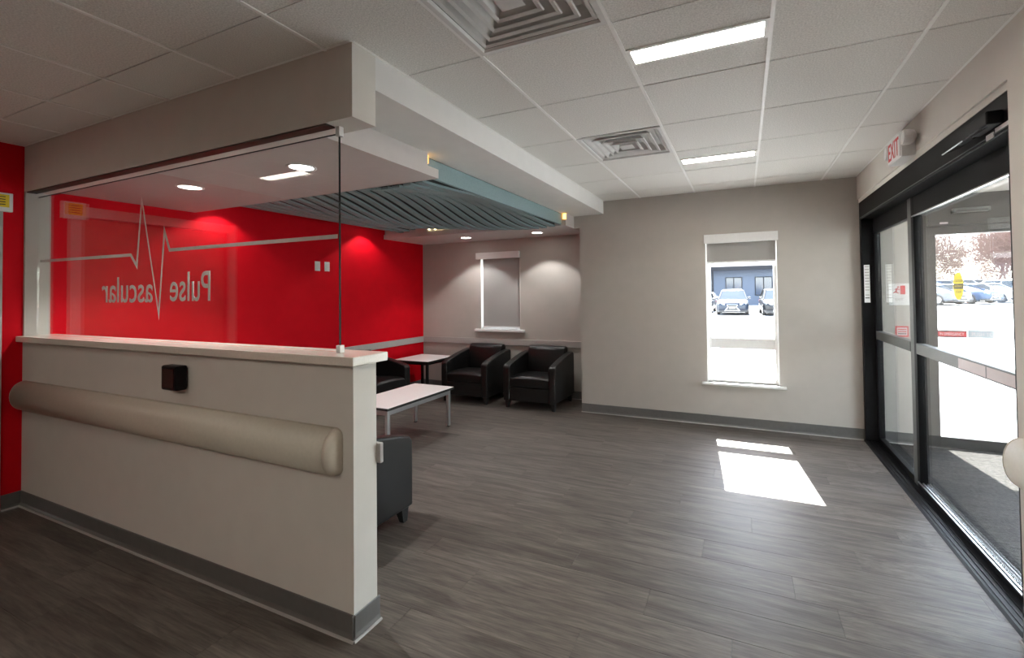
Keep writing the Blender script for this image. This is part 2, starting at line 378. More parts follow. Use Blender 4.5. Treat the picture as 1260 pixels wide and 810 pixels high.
# ------------------------------------------------------------------ baseboards and chair rails
def cove(name, p0, p1, nx, ny, label, h=0.105):
    """cove base along p0-p1, (nx, ny) points into the room"""
    prof = [(0, 0), (0.014, 0), (0.013, 0.004), (0.008, 0.012), (0.0045, 0.024), (0.004, h-0.004), (0.002, h), (0, h)]
    mb = MB().loft([[(p[0]+nx*u, p[1]+ny*u, w) for u, w in prof] for p in (p0, p1)])
    o = struct(build(name, mb, BASE), label)
    bead = [(0.012, 0), (0.021, 0), (0.018, 0.006), (0.012, 0.008)]
    build('toe_bead', MB().loft([[(p[0]+nx*u, p[1]+ny*u, w) for u, w in bead] for p in (p0, p1)]), TOEM, o)  # paler strip along the toe of the base
    return o
cove('baseboard_back', (XAL, YB), (XD+0.012, YB), 0, -1, 'grey cove base along the window wall')
cove('baseboard_partition', (XR, YP), (XE+0.012, YP), 0, -1, 'grey cove base along the front of the half wall')
cove('baseboard_partition_end', (XE, YP-0.012), (XE, YP2+0.012), 1, 0, 'grey cove base across the end of the half wall')
cove('baseboard_left', (XR, D1+0.08), (XR, YP), 1, 0, 'grey cove base on the red wall beside the half wall')
cove('baseboard_left_alcove', (XR, YP2), (XR, YA), 1, 0, 'grey cove base on the red wall inside the alcove')
cove('baseboard_alcove', (XR, YA), (XAL, YA), 0, -1, 'grey cove base behind the alcove chairs')
cove('baseboard_right', (XD, YF), (XD, DY0), -1, 0, 'grey cove base along the right wall before the entrance')
cove('baseboard_vestibule', (XD+0.16, YB), (OX0, YB), 0, -1, 'grey cove base seen through the left door pane')
def crail(name, x0, x1, y0, y1, label): return struct(box(name, x0, x1, y0, y1, 0.70, 0.79, TRIM, bevel=0.004), label)
crail('trim_2', XR, XR+0.02, YP2, YA, 'grey chair rail along the red wall')
crail('trim_3', XR+0.02, XAL, YA-0.02, YA, 'grey chair rail behind the two alcove chairs')
crail('trim_4', XR+0.02, XE+0.022, YP2, YP2+0.02, 'pale chair rail end behind the half wall')

# ------------------------------------------------------------------ countertop, glass screen, bumper rails
ct = box('countertop', XR, XE+0.036, YP-0.034, YP2+0.036, 1.16, 1.2, COUNTER, bevel=0.004)
tag(ct, 'beige solid-surface ledge capping the half wall', 'countertop')
GS0, GS1, GZ0, GZ1, GYC = XR+0.024, -1.695, 1.204, 2.203, 1.46
gs = empty('glass_screen', ((GS0+GS1)/2, GYC, GZ0)); tag(gs, 'frameless clear glass screen with mirrored lettering standing on the ledge', 'glass screen')
def rel(o, root): o.parent = root; o.matrix_parent_inverse = Matrix.Translation(root.location).inverted(); return o
def relr(o, root):
    o.parent = root
    o.matrix_parent_inverse = (Matrix.Translation(root.location) @ root.rotation_euler.to_matrix().to_4x4()).inverted(); return o
rel(box('pane', GS0, GS1, GYC-0.005, GYC+0.005, GZ0, GZ1, GLASS), gs)
edge = mat('glass_edge_green', (0.012, 0.02, 0.018), 0.5, 0.02, spec=0.1)
rel(box('pane_edge', GS1, GS1+0.0012, GYC-0.005, GYC+0.005, GZ0, GZ1, edge), gs)
rel(box('pane_top_edge', GS0, GS1, GYC-0.005, GYC+0.005, GZ1, GZ1+0.0015, edge), gs)
for z0, z1 in ((GZ1-0.012, ZH), (1.2, 1.234)):
    rel(build('clip', MB().box(GS1-0.012, GS1+0.014, GYC-0.012, GYC+0.012, z0, z1), WHITE, bevel=0.002), gs)
rel(box('underside_shade_strip', GS0, GS1-0.015, YP+0.006, GYC-0.012, ZH-0.008, ZH, mat('shade_brown', (0.05, 0.042, 0.033), 0.5, 0.05)), gs)  # dark brown strip painted as shade along the front of the header underside
yf = GYC + 0.0066
def strip(pts, w):
    mb = MB()
    P = [Vector((p[0], p[1])) for p in pts]; rings = []
    for i, p in enumerate(P):
        d0 = (p - P[i-1]).normalized() if i else (P[1]-p).normalized()
        d1 = (P[i+1] - p).normalized() if i < len(P)-1 else d0
        n0 = Vector((-d0.y, d0.x)); n1 = Vector((-d1.y, d1.x)); m_ = n0 + n1
        m_ = m_ / max(0.12, m_.length_squared) * 2 if m_.length > 1e-6 else n0
        if m_.length > 3.2: m_ = m_.normalized() * 3.2
        a = p + m_*w/2; b = p - m_*w/2
        rings.append([(a.x, yf, a.y), (b.x, yf, b.y), (b.x, yf-0.0006, b.y), (a.x, yf-0.0006, a.y)])
    return mb.loft(rings)
ecg = [(-4.715, 1.735), (-3.455, 1.725), (-3.387, 1.655), (-3.335, 2.06), (-3.148, 1.36), (-3.093, 1.85), (-3.040, 1.735), (-1.70, 1.731)]
ecg = [(-4.715 if i == 0 else min(-1.70, x*1.0089), CAM_H + (z-CAM_H)*1.0089) for i, (x, z) in enumerate(ecg)]
rel(build('heartbeat_line', strip(ecg, 0.019), FROST), gs)
def mirrored(body, xr, xl, zb, zt):       # reads right to left from this side
    me = fit_text(body, (xr, yf, zb), (-1, 0, 0), (0, 0, 1), xr - xl, zt - zb, 0.0004, bold=0.004)
    return rel(link('lettering', me, FROST), gs)
mirrored('Pulse', -2.678, -3.062, 1.438, 1.605); mirrored('ascular', -3.243, -3.834, 1.432, 1.593)

def bumper(name, p0, p1, nx, ny, z0, z1, prot, label):
    t = empty(name, p0); tag(t, label, 'bumper rail')
    zc = (z0+z1)/2; hz = (z1-z0)/2; d = Vector((p1[0]-p0[0], p1[1]-p0[1], 0)); Ld = d.length; d.normalize()
    nrm = Vector((nx, ny, 0)); n = 14
    def sec(s, k):
        c = Vector((p0[0], p0[1], 0)) + d*s
        out = []
        for i in range(n+1):
            a = -pi/2 + pi*i/n
            ca = math.cos(a); q = (abs(ca)**0.9) * prot * k
            zz = zc + hz*math.sin(a)*(0.55 + 0.45*k) if k < 1 else zc + hz*math.sin(a)
            p = c + nrm*q; out.append((p.x, p.y, zz))
        return out
    body = MB().loft([sec(0.045, 1), sec(Ld-0.045, 1)])
    o = build('cover', body, RAILM, smooth=False); relr(o, t)
    for p_ in o.data.polygons: p_.use_smooth = len(p_.vertices) == 4
    for e0, sgn in ((0.045, -1), (Ld-0.045, 1)):
        rings = [sec(e0 + sgn*0.002, 1.02)] + [sec(e0 + sgn*0.04*math.sin(u*pi/2), max(0.05, math.cos(u*pi/2)**0.6)) for u in (0.25, 0.5, 0.7, 0.85, 0.97)]
        c = build('end_cap', MB().loft(rings), RAILM, smooth=True); relr(c, t)
    return t
bumper('bumper_rail', (XR+0.01, YP, 0), (-1.60, YP, 0), 0, -1, 0.68, 0.885, 0.075, 'long taupe rounded bumper rail across the half wall')
bumper('bumper_rail', (XD, DY0-0.004, 0), (XD, YF+0.2, 0), -1, 0, 0.645, 0.85, 0.07, 'rounded bumper rail end at the right edge by the entrance')

# black hand sensor on the half wall
hs_ = empty('wall_sensor', (-2.80, YP, 0.98)); tag(hs_, 'small black box mounted on the half wall above the bumper rail', 'sensor')
rel(build('body', MB().box(-2.866, -2.73, YP-0.062, YP-0.006, 0.970, 1.100), BLACKF, bevel=0.010, seg=3), hs_)
rel(build('window', MB().box(-2.852, -2.748, YP-0.064, YP-0.060, 0.985, 1.082), mat('dark_red_lens', (0.03, 0.006, 0.006), 0.2, 0.05), bevel=0.001), hs_)
rel(build('bracket', MB().box(-2.85, -2.745, YP-0.008, YP, 0.985, 1.085), BLACKF), hs_)

# ------------------------------------------------------------------ felt baffle ceiling
bc = empty('baffle_ceiling', (-3.2, 3.6, ZB)); tag(bc, 'wavy teal grey felt baffles hung in the alcove ceiling', 'ceiling baffles')
nF = 24; X0F, X1F = -1.995, -4.42
def zwave(x, y):
    u = (X0F - x) / (X0F - X1F)
    a = 0.115 * max(0.0, math.sin(pi*min(1, u*1.02)))**0.8
    mean = 2.272 + 0.06*min(1, u*2.2)
    ym = 4.36 + (x + 2.8)*0.62
    return mean - a*math.cos(2*pi*(y - ym)/2.35)
for k in range(nF):
    x = X0F + (X1F - X0F)*k/(nF-1); th = 0.034 if k else 0.012; rings = []
    y0, y1 = (YR1+0.004 if k else YL1+0.012), YR2+0.006
    for q in range(31):
        y = y0 + (y1-y0)*q/30; z = zwave(x, y)
        if y < YR1 + 0.004: z = max(z, ZL+0.064)
        zt = ZB - 0.004 if k == 0 else H - 0.03
        rings.append([(x-th, y, z), (x+th, y, z), (x+th, y, zt), (x-th, y, zt)])
    if k == 0:                       # the outer baffle drops past the lip and has square ends
        rings = [r for r in rings if r[0][1] > YR1]
        rings = [[(p[0], y0, max(p[2], ZL+0.064)) for p in rings[0]], [(p[0], YR1+0.003, max(p[2], ZL+0.064)) for p in rings[0]], [(p[0], YR1+0.004, p[2]) for p in rings[0]]] + rings
    if k == 0:
        rel(build('baffle', MB().loft(rings), FELT), bc); continue
    eh = 0.018                       # shade between slats painted as dark sides, teal felt edge strip below
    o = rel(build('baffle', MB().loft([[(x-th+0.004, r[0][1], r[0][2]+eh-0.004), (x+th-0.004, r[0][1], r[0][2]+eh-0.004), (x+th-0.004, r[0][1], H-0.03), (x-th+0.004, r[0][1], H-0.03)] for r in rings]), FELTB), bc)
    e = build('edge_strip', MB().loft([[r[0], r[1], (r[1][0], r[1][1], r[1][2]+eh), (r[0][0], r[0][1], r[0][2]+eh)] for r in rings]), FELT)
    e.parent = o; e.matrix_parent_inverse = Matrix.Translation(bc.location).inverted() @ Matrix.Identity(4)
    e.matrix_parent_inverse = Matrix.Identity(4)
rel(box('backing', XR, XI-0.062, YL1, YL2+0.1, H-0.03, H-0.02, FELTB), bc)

# cove leds at the two ends of the recess slot
def led(name, x0, x1, y0, y1, z0, z1, label, m=LED):
    t = empty(name, ((x0+x1)/2, (y0+y1)/2, z0)); tag(t, label, 'light strip')
    rel(box('diode_strip', x0, x1, y0, y1, z0+0.006, z1, m), t); rel(box('channel', x0-0.002, x1, y0, y1, z0, z0+0.006, BLACKF), t)
    return t
led('light_strip', XI-0.05, XI-0.004, YL1-0.012+0.014, YL1+0.009, ZL+0.07, ZB-0.01, 'amber light glowing at the near end of the baffle ceiling')
led('light_strip', XI-0.04, XI-0.004, YL2+0.086, YL2+0.099, ZL+0.068, ZB-0.006, 'amber light glowing at the far end of the baffle ceiling')
ls = [(-3.94, 4.845), (-3.84, 4.845), (-3.75, 4.845), (-3.65, 4.845)]
for q, (x, y) in enumerate(ls):
    o = build('spot_diode', MB().cyl((x, ZL+0.09), 0.008 if q != 1 else 0.011, 'y', y-0.012, y+0.008, 10), LEDW)
    tag(o, ('first', 'second, brightest', 'third', 'last')[q] + ' of four tiny warm lights behind the baffles from the left', 'light', 'tiny warm ceiling lights')

# ------------------------------------------------------------------ downlights
def downlight(x, y, z, label, power, ang, blend, col=(0.98, 0.97, 0.95), tilt=None, r=0.085):
    t = empty('downlight', (x, y, z)); tag(t, label, 'ceiling light', 'round recessed downlights')
    n = 28
    def ring(rr, zz): return [(rr*math.cos(2*pi*i/n), rr*math.sin(2*pi*i/n), zz) for i in range(n)]
    build('trim_ring', MB().loft([ring(r, 0), ring(r, -0.004), ring(r-0.015, -0.006), ring(r-0.02, 0.0)], cap=False), WHITE, t, smooth=True)
    build('lens', MB().loft([ring(r-0.018, -0.002), ring(r-0.018, 0.001)]), DLENS, t)
    l = bpy.data.lights.new('lamp', 'SPOT'); l.energy = power; l.spot_size = 2*math.radians(ang); l.spot_blend = blend; l.shadow_soft_size = 0.02; l.color = col
    o = bpy.data.objects.new('lamp', l); COL.objects.link(o); o.parent = t; o.location = (0, 0, -0.012)
    return t
downlight(-2.507, 1.88, ZL, 'round downlight in the lower ceiling nearest the glass edge', 36, 58, 0.35)
downlight(-3.677, 1.88, ZL, 'round downlight in the lower ceiling nearer the red wall', 36, 58, 0.35)
downlight(-3.62, 5.25, ZL, 'round downlight above the window between the alcove chairs', 19, 54, 0.3)
downlight(-2.50, 5.25, ZL, 'round downlight above the right alcove chair', 19, 54, 0.3)
downlight(-4.55, 2.64, 2.41, 'hidden wall washer near the glass lighting the red wall', 10, 56, 0.35, r=0.05)
downlight(-4.55, 4.44, 2.41, 'hidden wall washer by the corner lighting the red wall', 10, 56, 0.35, r=0.05)

# ------------------------------------------------------------------ windows
wn = empty('window_1', ((WX0+WX1)/2, YB+0.1, WZ0)); struct(wn, 'narrow white framed window in the back wall looking onto the car park')
fy0, fy1 = YB+0.058, YB+0.128
def wbox(name, *a, m=VINYL, root=wn, **k): return rel(box(name, *a, m, **k), root)
wbox('frame_stile', WX0, WX0+0.045, fy0, fy1, WZ0, WZ1, bevel=0.003); wbox('frame_stile', WX1-0.035, WX1, fy0, fy1, WZ0, WZ1, bevel=0.003)
wbox('frame_head', WX0+0.045, WX1-0.035, fy0, fy1, WZ1-0.05, WZ1, bevel=0.003); wbox('frame_bottom', WX0+0.045, WX1-0.035, fy0, fy1, WZ0, 0.512, bevel=0.003)
wbox('mid_rail', WX0+0.045, WX1-0.035, fy0, fy1, 0.83, 0.945, bevel=0.004)
wbox('jamb_lining', WX0, WX0+0.006, YB, fy0, WZ0, WZ1); wbox('jamb_lining', WX1-0.006, WX1, YB, fy0, WZ0, WZ1)
wbox('pane', WX0+0.04, WX1-0.03, fy0+0.03, fy0+0.036, 0.945, WZ1-0.05, m=GLASS); wbox('pane', WX0+0.04, WX1-0.03, fy0+0.03, fy0+0.036, 0.512, 0.83, m=GLASS)
wbox('sill', WX0-0.055, WX1+0.06, YB-0.05, fy0, 0.44, 0.465, bevel=0.004)
wbox('latch', -0.075, 0.03, fy0-0.02, fy0, 0.495, 0.512, bevel=0.003)
for x in (WX0+0.012, WX1-0.03): wbox('hinge_arm', x, x+0.018, fy0-0.012, fy0, 0.53, 0.68, bevel=0.002)
def shade(x0, x1, yy, z0, z1, v0, v1, vy, label):
    t = empty('roller_shade', ((x0+x1)/2, yy, z1)); tag(t, label, 'roller shade')
    rel(box('fabric', x0, x1, yy, yy+0.002, z0, z1, SHADE), t)
    rel(box('bottom_bar', x0, x1, yy-0.006, yy+0.008, z0-0.012, z0+0.006, METALW, bevel=0.002), t)
    rel(box('valance', v0, v1, vy, yy+0.02, z1-0.02, z1+0.075, VINYL, bevel=0.004), t)
shade(-0.372, 0.312, YB+0.03, 1.775, 2.0, -0.395, 0.335, YB-0.03, 'grey roller shade partly lowered in the car park window')
wn2 = empty('window_2', ((A0+A1)/2, YA+0.08, AZ0)); struct(wn2, 'alcove window covered by a lowered shade')
def wbox2(name, *a, m=VINYL, **k): return rel(box(name, *a, m, **k), wn2)
wbox2('frame_stile', A0, A0+0.012, YA+0.06, YA+0.12, AZ0, AZ1); wbox2('frame_stile', A1-0.03, A1, YA+0.06, YA+0.12, AZ0, AZ1)
wbox2('frame_head', A0, A1, YA+0.06, YA+0.12, AZ1-0.04, AZ1); wbox2('frame_bottom', A0, A1, YA+0.06, YA+0.12, AZ0, AZ0+0.03)
wbox2('pane', A0, A1, YA+0.085, YA+0.09, AZ0, AZ1, m=GLASS)
wbox2('sill', A0-0.09, A1+0.08, YA-0.05, YA+0.06, 0.895, 0.93, bevel=0.004)
shade(-3.628, -3.00, YA+0.03, 0.965, 2.0, -3.715, -2.98, YA-0.045, 'greige roller shade fully lowered behind the alcove chairs')
ch = MB()
for q in range(40): ch.cyl((-2.972, 5.655), 0.003, 'z', 0.98+q*0.025, 0.995+q*0.025, 6)
tag(build('shade_chain', ch, WHITE), 'thin bead chain hanging beside the lowered alcove shade', 'chain')

# ------------------------------------------------------------------ side door in the red wall (edge of the picture)
d1 = empty('door_1', (XR, (D0+D1)/2, 0)); struct(d1, 'grey framed side door in the red wall at the left edge')
FR = mat('frame_paint_grey', (0.42, 0.41, 0.39), 0.45, 0.02)
for y0, y1 in ((D0-0.07, D0), (D1, D1+0.075)): rel(box('frame_jamb', XR-0.12, XR+0.015, y0, y1, 0, DZ+0.08, FR, bevel=0.003), d1)
rel(box('frame_head', XR-0.12, XR+0.015, D0, D1, DZ, DZ+0.08, FR, bevel=0.003), d1)
lf = rel(box('leaf', XR-0.10, XR-0.055, D0+0.003, D1-0.003, 0.008, DZ-0.003, DOORWOOD), d1)
rel(MB and build('handle', MB().cyl((D0+0.08, 1.0), 0.028, 'x', XR-0.055, XR-0.03, 16).box(XR-0.035, XR-0.018, D0+0.07, D0+0.19, 0.99, 1.01), SILVER), d1)

# ------------------------------------------------------------------ wall notice, light switches
wsn = empty('wall_notice', (XR, 1.3, 2.06)); tag(wsn, 'white framed yellow notice on the red wall by the door frame', 'sign')
rel(box('frame', XR, XR+0.012, 1.165, 1.336, 2.07+0.115, 2.205+0.1, WHITE, bevel=0.002), wsn)
for o in list(wsn.children): bpy.data.objects.remove(o)
rel(box('frame', XR, XR+0.028, 1.20, 1.336, 2.075, 2.205, WHITE, bevel=0.003), wsn)
rel(box('yellow_panel', XR+0.028, XR+0.03, 1.22, 1.318, 2.105, 2.193, YELLOW), wsn)
for q in range(4): rel(box('printed_line', XR+0.03, XR+0.0306, 1.235, 1.30, 2.12+q*0.018, 2.126+q*0.018, INK), wsn)
for q, (y0, y1) in enumerate(((3.728, 3.80), (3.862, 3.932))):
    t = empty('light_switch', (XR, (y0+y1)/2, 1.76)); tag(t, ('left', 'right')[q] + ' one of two white switch plates on the red wall', 'switch', 'switch plates on the red wall')
    rel(box('plate', XR, XR+0.006, y0, y1, 1.762, 1.877, WHITE, bevel=0.002), t)
    rel(box('rocker', XR+0.006, XR+0.011, y0+0.02, y1-0.02, 1.787, 1.852, WHITE, bevel=0.002), t)

# ------------------------------------------------------------------ inner sliding entrance
d2 = empty('door_2', (1.12, 3.75, 0)); struct(d2, 'black framed automatic sliding entrance with glass panels')
def dbox(name, *a, m=BLACKF, root=d2, **k): return rel(box(name, *a, m, **k), root)
dbox('header', 1.046, 1.20, DY0, YB-0.002, 2.13, 2.30, bevel=0.004)
dbox('header_seam', 1.043, 1.047, DY0, YB-0.01, 2.146, 2.150, m=GREYF)
dbox('jamb', 1.046, 1.20, 5.052, YB-0.002, 0, 2.13, bevel=0.004); dbox('jamb', 1.046, 1.20, DY0, DY0+0.045, 0, 2.13, bevel=0.004)
th = MB().prism([(1.034, 0.001), (1.046, 0.012), (1.20, 0.012), (1.215, 0.001)], 'y', DY0, YB-0.002)
for x in (1.06, 1.085, 1.11): th.box(x, x+0.006, DY0, YB-0.002, 0.012, 0.016)
rel(build('threshold', th, BLACKF), d2)
PX0, PX1 = 1.142, 1.188
def panel(nm, y0, y1, sl_, sr, bottom):
    p = empty(nm, (PX0, (y0+y1)/2, 0)); p.parent = d2; p.matrix_parent_inverse = Matrix.Translation(d2.location).inverted()
    def pb(name, *a, m=GREYF):
        o = box(name, *a, m, bevel=0.003); o.parent = p
        o.matrix_parent_inverse = Matrix.Translation(p.location).inverted()
    pb('stile', PX0, PX1, y1-sl_, y1, 0.014, 2.13, m=BLACKF); pb('stile', PX0, PX1, y0, y0+sr, 0.014, 2.13)
    pb('top_rail', PX0, PX1, y0+sr, y1-sl_, 1.99, 2.128, m=BLACKF); pb('mid_rail', PX0-0.004, PX1, y0+sr, y1-sl_, 0.986, 1.062); pb('bottom_rail', PX0, PX1, y0+sr, y1-sl_, 0.014, bottom, m=BLACKF)
    pb('pane', PX1-0.018, PX1-0.010, y0+sr, y1-sl_, bottom, 1.99, m=GLASS)
    return p
panel('sidelite', 4.02, 5.05, 0.03, 0.075, 0.06)
pnl = panel('sliding_panel', DY0+0.05, 4.018, 0.05, 0.07, 0.052)
dbox('glint_strip', PX0-0.006, PX0+0.002, DY0+0.05, 4.0, 0.05, 0.058, m=SILVER); dbox('glint_strip', PX0-0.006, PX0+0.006, DY0+0.05, 3.99, 1.982, 1.990, m=SILVER)  # silver strips stand in for daylight glints along the rail edges
dbox('glint_strip', PX0+0.012, PX0+0.02, DY0+0.05, 4.0, 0.052, 0.06, m=SILVER)
# labels on the door
def label_thing(name, x0, x1, y0, y1, z0, z1, m, label, cat='label'):
    o = box(name, x0, x1, y0, y1, z0, z1, m); return tag(o, label, cat)
jl = empty('door_label', (1.08, 5.05, 1.45)); tag(jl, 'narrow white instruction label on the black door jamb', 'label')
rel(box('backing', 1.062, 1.108, 5.0500, 5.0518, 1.33, 1.69, WHITE), jl)
for q in range(11): rel(box('printed_line', 1.068, 1.102, 5.0494, 5.0501, 1.37+q*0.028+(0.02 if q > 1 else 0), 1.378+q*0.028+(0.02 if q > 1 else 0), TRIM if q else INK), jl)
rl = empty('rail_label', (PX0-0.006, 3.0, 1.0)); tag(rl, 'pale pink label strip on the rail of the sliding door', 'label')
rel(box('backing', PX0-0.0062, PX0-0.0042, 2.62, 3.28, 0.996, 1.052, PINKL), rl)
rel(box('divider', PX0-0.0066, PX0-0.006, 2.955, 2.965, 0.996, 1.052, GREYF), rl)
sn = empty('motion_sensor', (1.0, 2.6, 2.17)); tag(sn, 'black motion sensor with clear visor on the entrance header', 'sensor')
rel(build('body', MB().box(0.985, 1.046, 2.50, 2.70, 2.172, 2.232), BLACKF, bevel=0.008), sn)
rel(build('visor', MB().prism([(1.046, 2.185), (0.975, 2.160), (0.975, 2.163), (1.046, 2.200)], 'y', 2.54, 2.93), mat('smoked_plastic', (0.10, 0.10, 0.11), 0.15, 0.05)), sn)
rel(box('visor_edge', 0.972, 0.976, 2.70, 2.93, 2.160, 2.165, SILVER), sn)
rel(box('label', 1.042, 1.0455, 2.585, 2.65, 2.10+0.035, 2.135+0.025, WHITE), sn)
rel(box('label_strip', 1.042, 1.0455, 2.46, 2.57, 2.15, 2.168, METALW), sn)

# ------------------------------------------------------------------ exit sign with emergency heads
ex = empty('exit_sign', (XD, 3.64, 2.32)); tag(ex, 'white exit sign with red letters and two lamp heads above the entrance', 'exit sign')
rel(build('body', MB().box(0.955, XD, 3.505, 3.775, 2.318, 2.485), WHITE, bevel=0.006), ex)
rel(box('face', 0.950, 0.955, 3.515, 3.765, 2.325, 2.478, WHITE), ex)
rel(link('lettering', fit_text('EXIT', (0.9495, 3.752, 2.342), (0, -1, 0), (0, 0, 1), 0.222, 0.118, 0.0006, bold=0.012), REDSIGN), ex)
for s, y in ((1, 3.82), (-1, 3.45)):
    rel(build('lamp_arm', MB().box(0.985, 1.01, min(y, 3.64+s*0.12), max(y, 3.64+s*0.12), 2.40, 2.42), WHITE), ex)
    n = 18
    rings = []
    for rr, xx in ((0.02, 1.02), (0.04, 1.005), (0.048, 0.985), (0.048, 0.955), (0.043, 0.947), (0.036, 0.95)):
        rings.append([(xx, y + rr*math.cos(2*pi*i/n), 2.425 + rr*math.sin(2*pi*i/n)) for i in range(n)])
    rel(build('lamp_head', MB().loft(rings), METALW, smooth=False), ex)

# ------------------------------------------------------------------ vestibule
VX = 3.58; VY0 = 2.2
struct(box('floor_vestibule', 1.04, VX+0.1, VY0-0.1, YB2, -0.12, 0.0, CARPET), 'dark grey textured carpet in the entrance vestibule')
wall('wall_vestibule_end', MB().box(VX, VX+0.1, VY0, VY0+0.2, 0, TOP).box(VX, VX+0.1, YB-0.2, YB, 0, TOP).box(VX, VX+0.1, VY0+0.2, YB-0.2, 2.4, TOP), WALL, 'greige wall around the added glazed end of the vestibule')
w3 = empty('added_daylight_glazing', (VX+0.05, 3.6, 0)); struct(w3, 'unseen glazing added at the vestibule end to let in daylight, in dark bronze framing')  # unseen glazing, added so daylight reaches the faces turned to the entrance
for yy in (VY0+0.2, 3.62, YB-0.26): rel(box('mullion', VX+0.02, VX+0.08, yy, yy+0.06, 0, 2.4, DARKF), w3)
for a_, b_ in ((VY0+0.26, 3.62), (3.68, YB-0.26)):
    rel(box('pane', VX+0.045, VX+0.052, a_, b_, 0.1, 2.34, GLASS), w3)
    for z_ in (0, 2.34): rel(box('rail', VX+0.02, VX+0.08, a_, b_, z_, z_+0.1 if z_ == 0 else 2.4, DARKF), w3)
wall('wall_vestibule_side', MB().box(XD+0.17, VX+0.1, VY0-0.1, VY0, 0, TOP), WALL, 'greige wall of the vestibule facing the outer door')
struct(box('ceiling_vestibule', XD+0.17, VX, VY0, YB, 2.60, 2.62, SOFF), 'pale ceiling of the entrance vestibule')
d3 = empty('door_3', (2.3, YB+0.08, 0)); struct(d3, 'dark bronze outer entrance door with clear glass')
OY0, OY1 = YB+0.02, YB+0.11
def obox(name, *a, m=DARKF, **k): return rel(box(name, *a, m, **k), d3)
obox('jamb', OX0, 1.575, OY0, OY1, 0, OZ, bevel=0.003); obox('jamb', OX1-0.075, OX1, OY0, OY1, 0, OZ, bevel=0.003)
obox('header', 1.575, OX1-0.075, OY0-0.04, OY1, 2.03, OZ, bevel=0.004); obox('top_rail', 1.575, OX1-0.075, OY0+0.01, OY1-0.02, 1.955, 2.03, bevel=0.003)
obox('stile', 1.575, 1.642, OY0+0.01, OY1-0.02, 0, 1.955, bevel=0.003); obox('stile', 2.45, 2.52, OY0+0.01, OY1-0.02, 0, 1.955, bevel=0.003)
obox('bottom_rail', 1.642, 2.45, OY0+0.01, OY1-0.02, 0.0, 0.092, bevel=0.003); obox('bottom_rail', 2.52, OX1-0.075, OY0+0.01, OY1-0.02, 0.0, 0.092, bevel=0.003)
obox('pane', 1.642, 2.45, YB+0.065, YB+0.072, 0.092, 1.955, m=GLASS); obox('pane', 2.52, OX1-0.075, YB+0.065, YB+0.072, 0.092, 1.955, m=GLASS)
obox('nameplate', 1.66, 1.72, OY0-0.042, OY0-0.04, 2.045, 2.062, m=PINKL)
sb = empty('door_sensor', (1.87, OY0-0.04, 2.15)); tag(sb, 'long dark sensor bar on the header of the outer door', 'sensor')
rel(build('body', MB().box(1.74, 2.0, OY0-0.10, OY0-0.04, 2.135, 2.175), GREYF, bevel=0.008), sb)
rel(box('lens', 1.76, 1.98, OY0-0.102, OY0-0.10, 2.142, 2.155, INK), sb)
# decals on the outer glass
yg = YB+0.064
yd = empty('door_decal', (1.81, yg, 1.47)); tag(yd, 'yellow oval caution sticker on the outer door glass', 'sticker')
n = 28
rel(build('oval', MB().prism([(1.81+0.037*math.cos(2*pi*i/n), 1.476+0.127*math.sin(2*pi*i/n)) for i in range(n)], 'y', yg-0.001, yg), YELLOW), yd)
rel(box('black_band', 1.776, 1.844, yg-0.0016, yg-0.001, 1.45, 1.497, INK), yd)
for body, z, m_ in (('CAUTION', 1.512, INK), ('AUTOMATIC', 1.463, YELLOW), ('DOOR', 1.412, INK)):
    rel(link('lettering', fit_text(body, (1.782 if len(body) > 4 else 1.79, yg-0.0018, z), (1,0,0), (0,0,1), 0.056 if len(body) > 4 else 0.04, 0.022, 0.0003), m_), yd)
rd = empty('emergency_decal', (1.75, yg, 1.0)); tag(rd, 'red emergency strip sticker across the outer door glass', 'sticker')
rel(box('strip', 1.645, 1.862, yg-0.001, yg, 1.003, 1.068, INK), rd); rel(box('red_field', 1.647, 1.857, yg-0.0014, yg-0.001, 1.013, 1.057, REDSIGN), rd)
rel(link('lettering', fit_text('IN EMERGENCY', (1.665, yg-0.0018, 1.022), (1,0,0), (0,0,1), 0.175, 0.026, 0.0003), WHITE), rd)
pd = empty('push_decal', (2.0, yg, 1.0)); tag(pd, 'pale strip sticker to the right of the red emergency strip', 'sticker')
rel(box('strip', 1.866, 2.19, yg-0.001, yg, 1.003, 1.072, mat('pale_blue_label', (0.42, 0.47, 0.50), 0.5, 0.02)), pd)
rel(link('lettering', fit_text('PUSH TO OPEN', (1.895, yg-0.0016, 1.02), (1,0,0), (0,0,1), 0.26, 0.032, 0.0003), PINKL), pd)
# notices on the vestibule wall
ep = empty('exit_notice', (1.35, YB, 1.28)); tag(ep, 'white notice with a red running figure and door, left of the outer door', 'sign')
yw = YB - 0.004
rel(box('board', 1.268, 1.428, yw, YB, 1.303, 1.508, WHITE, bevel=0.001), ep)
rel(box('red_door', 1.357, 1.395, yw-0.001, yw, 1.405, 1.487, REDSIGN), ep)
fig = MB().tube((1.335, yw-0.0005, 1.462), (1.322, yw-0.0005, 1.43), 0.006, 0.006).tube((1.335, yw-0.0005, 1.46), (1.352, yw-0.0005, 1.447), 0.004, 0.004).tube((1.335, yw-0.0005, 1.458), (1.312, yw-0.0005, 1.452), 0.004, 0.004)
fig.tube((1.322, yw-0.0005, 1.43), (1.343, yw-0.0005, 1.415), 0.005, 0.004).tube((1.322, yw-0.0005, 1.43), (1.302, yw-0.0005, 1.418), 0.005, 0.004).cyl((1.341, 1.474), 0.008, 'y', yw-0.003, yw, 10)
rel(build('running_figure', fig, REDSIGN), ep)
rel(link('lettering', fit_text('EXIT', (1.318, yw-0.0006, 1.345), (1,0,0), (0,0,1), 0.06, 0.022, 0.0004), TRIM), ep)
rn = empty('red_notice', (1.37, YB, 1.0)); tag(rn, 'small red bordered notice under the running figure sign', 'sign')
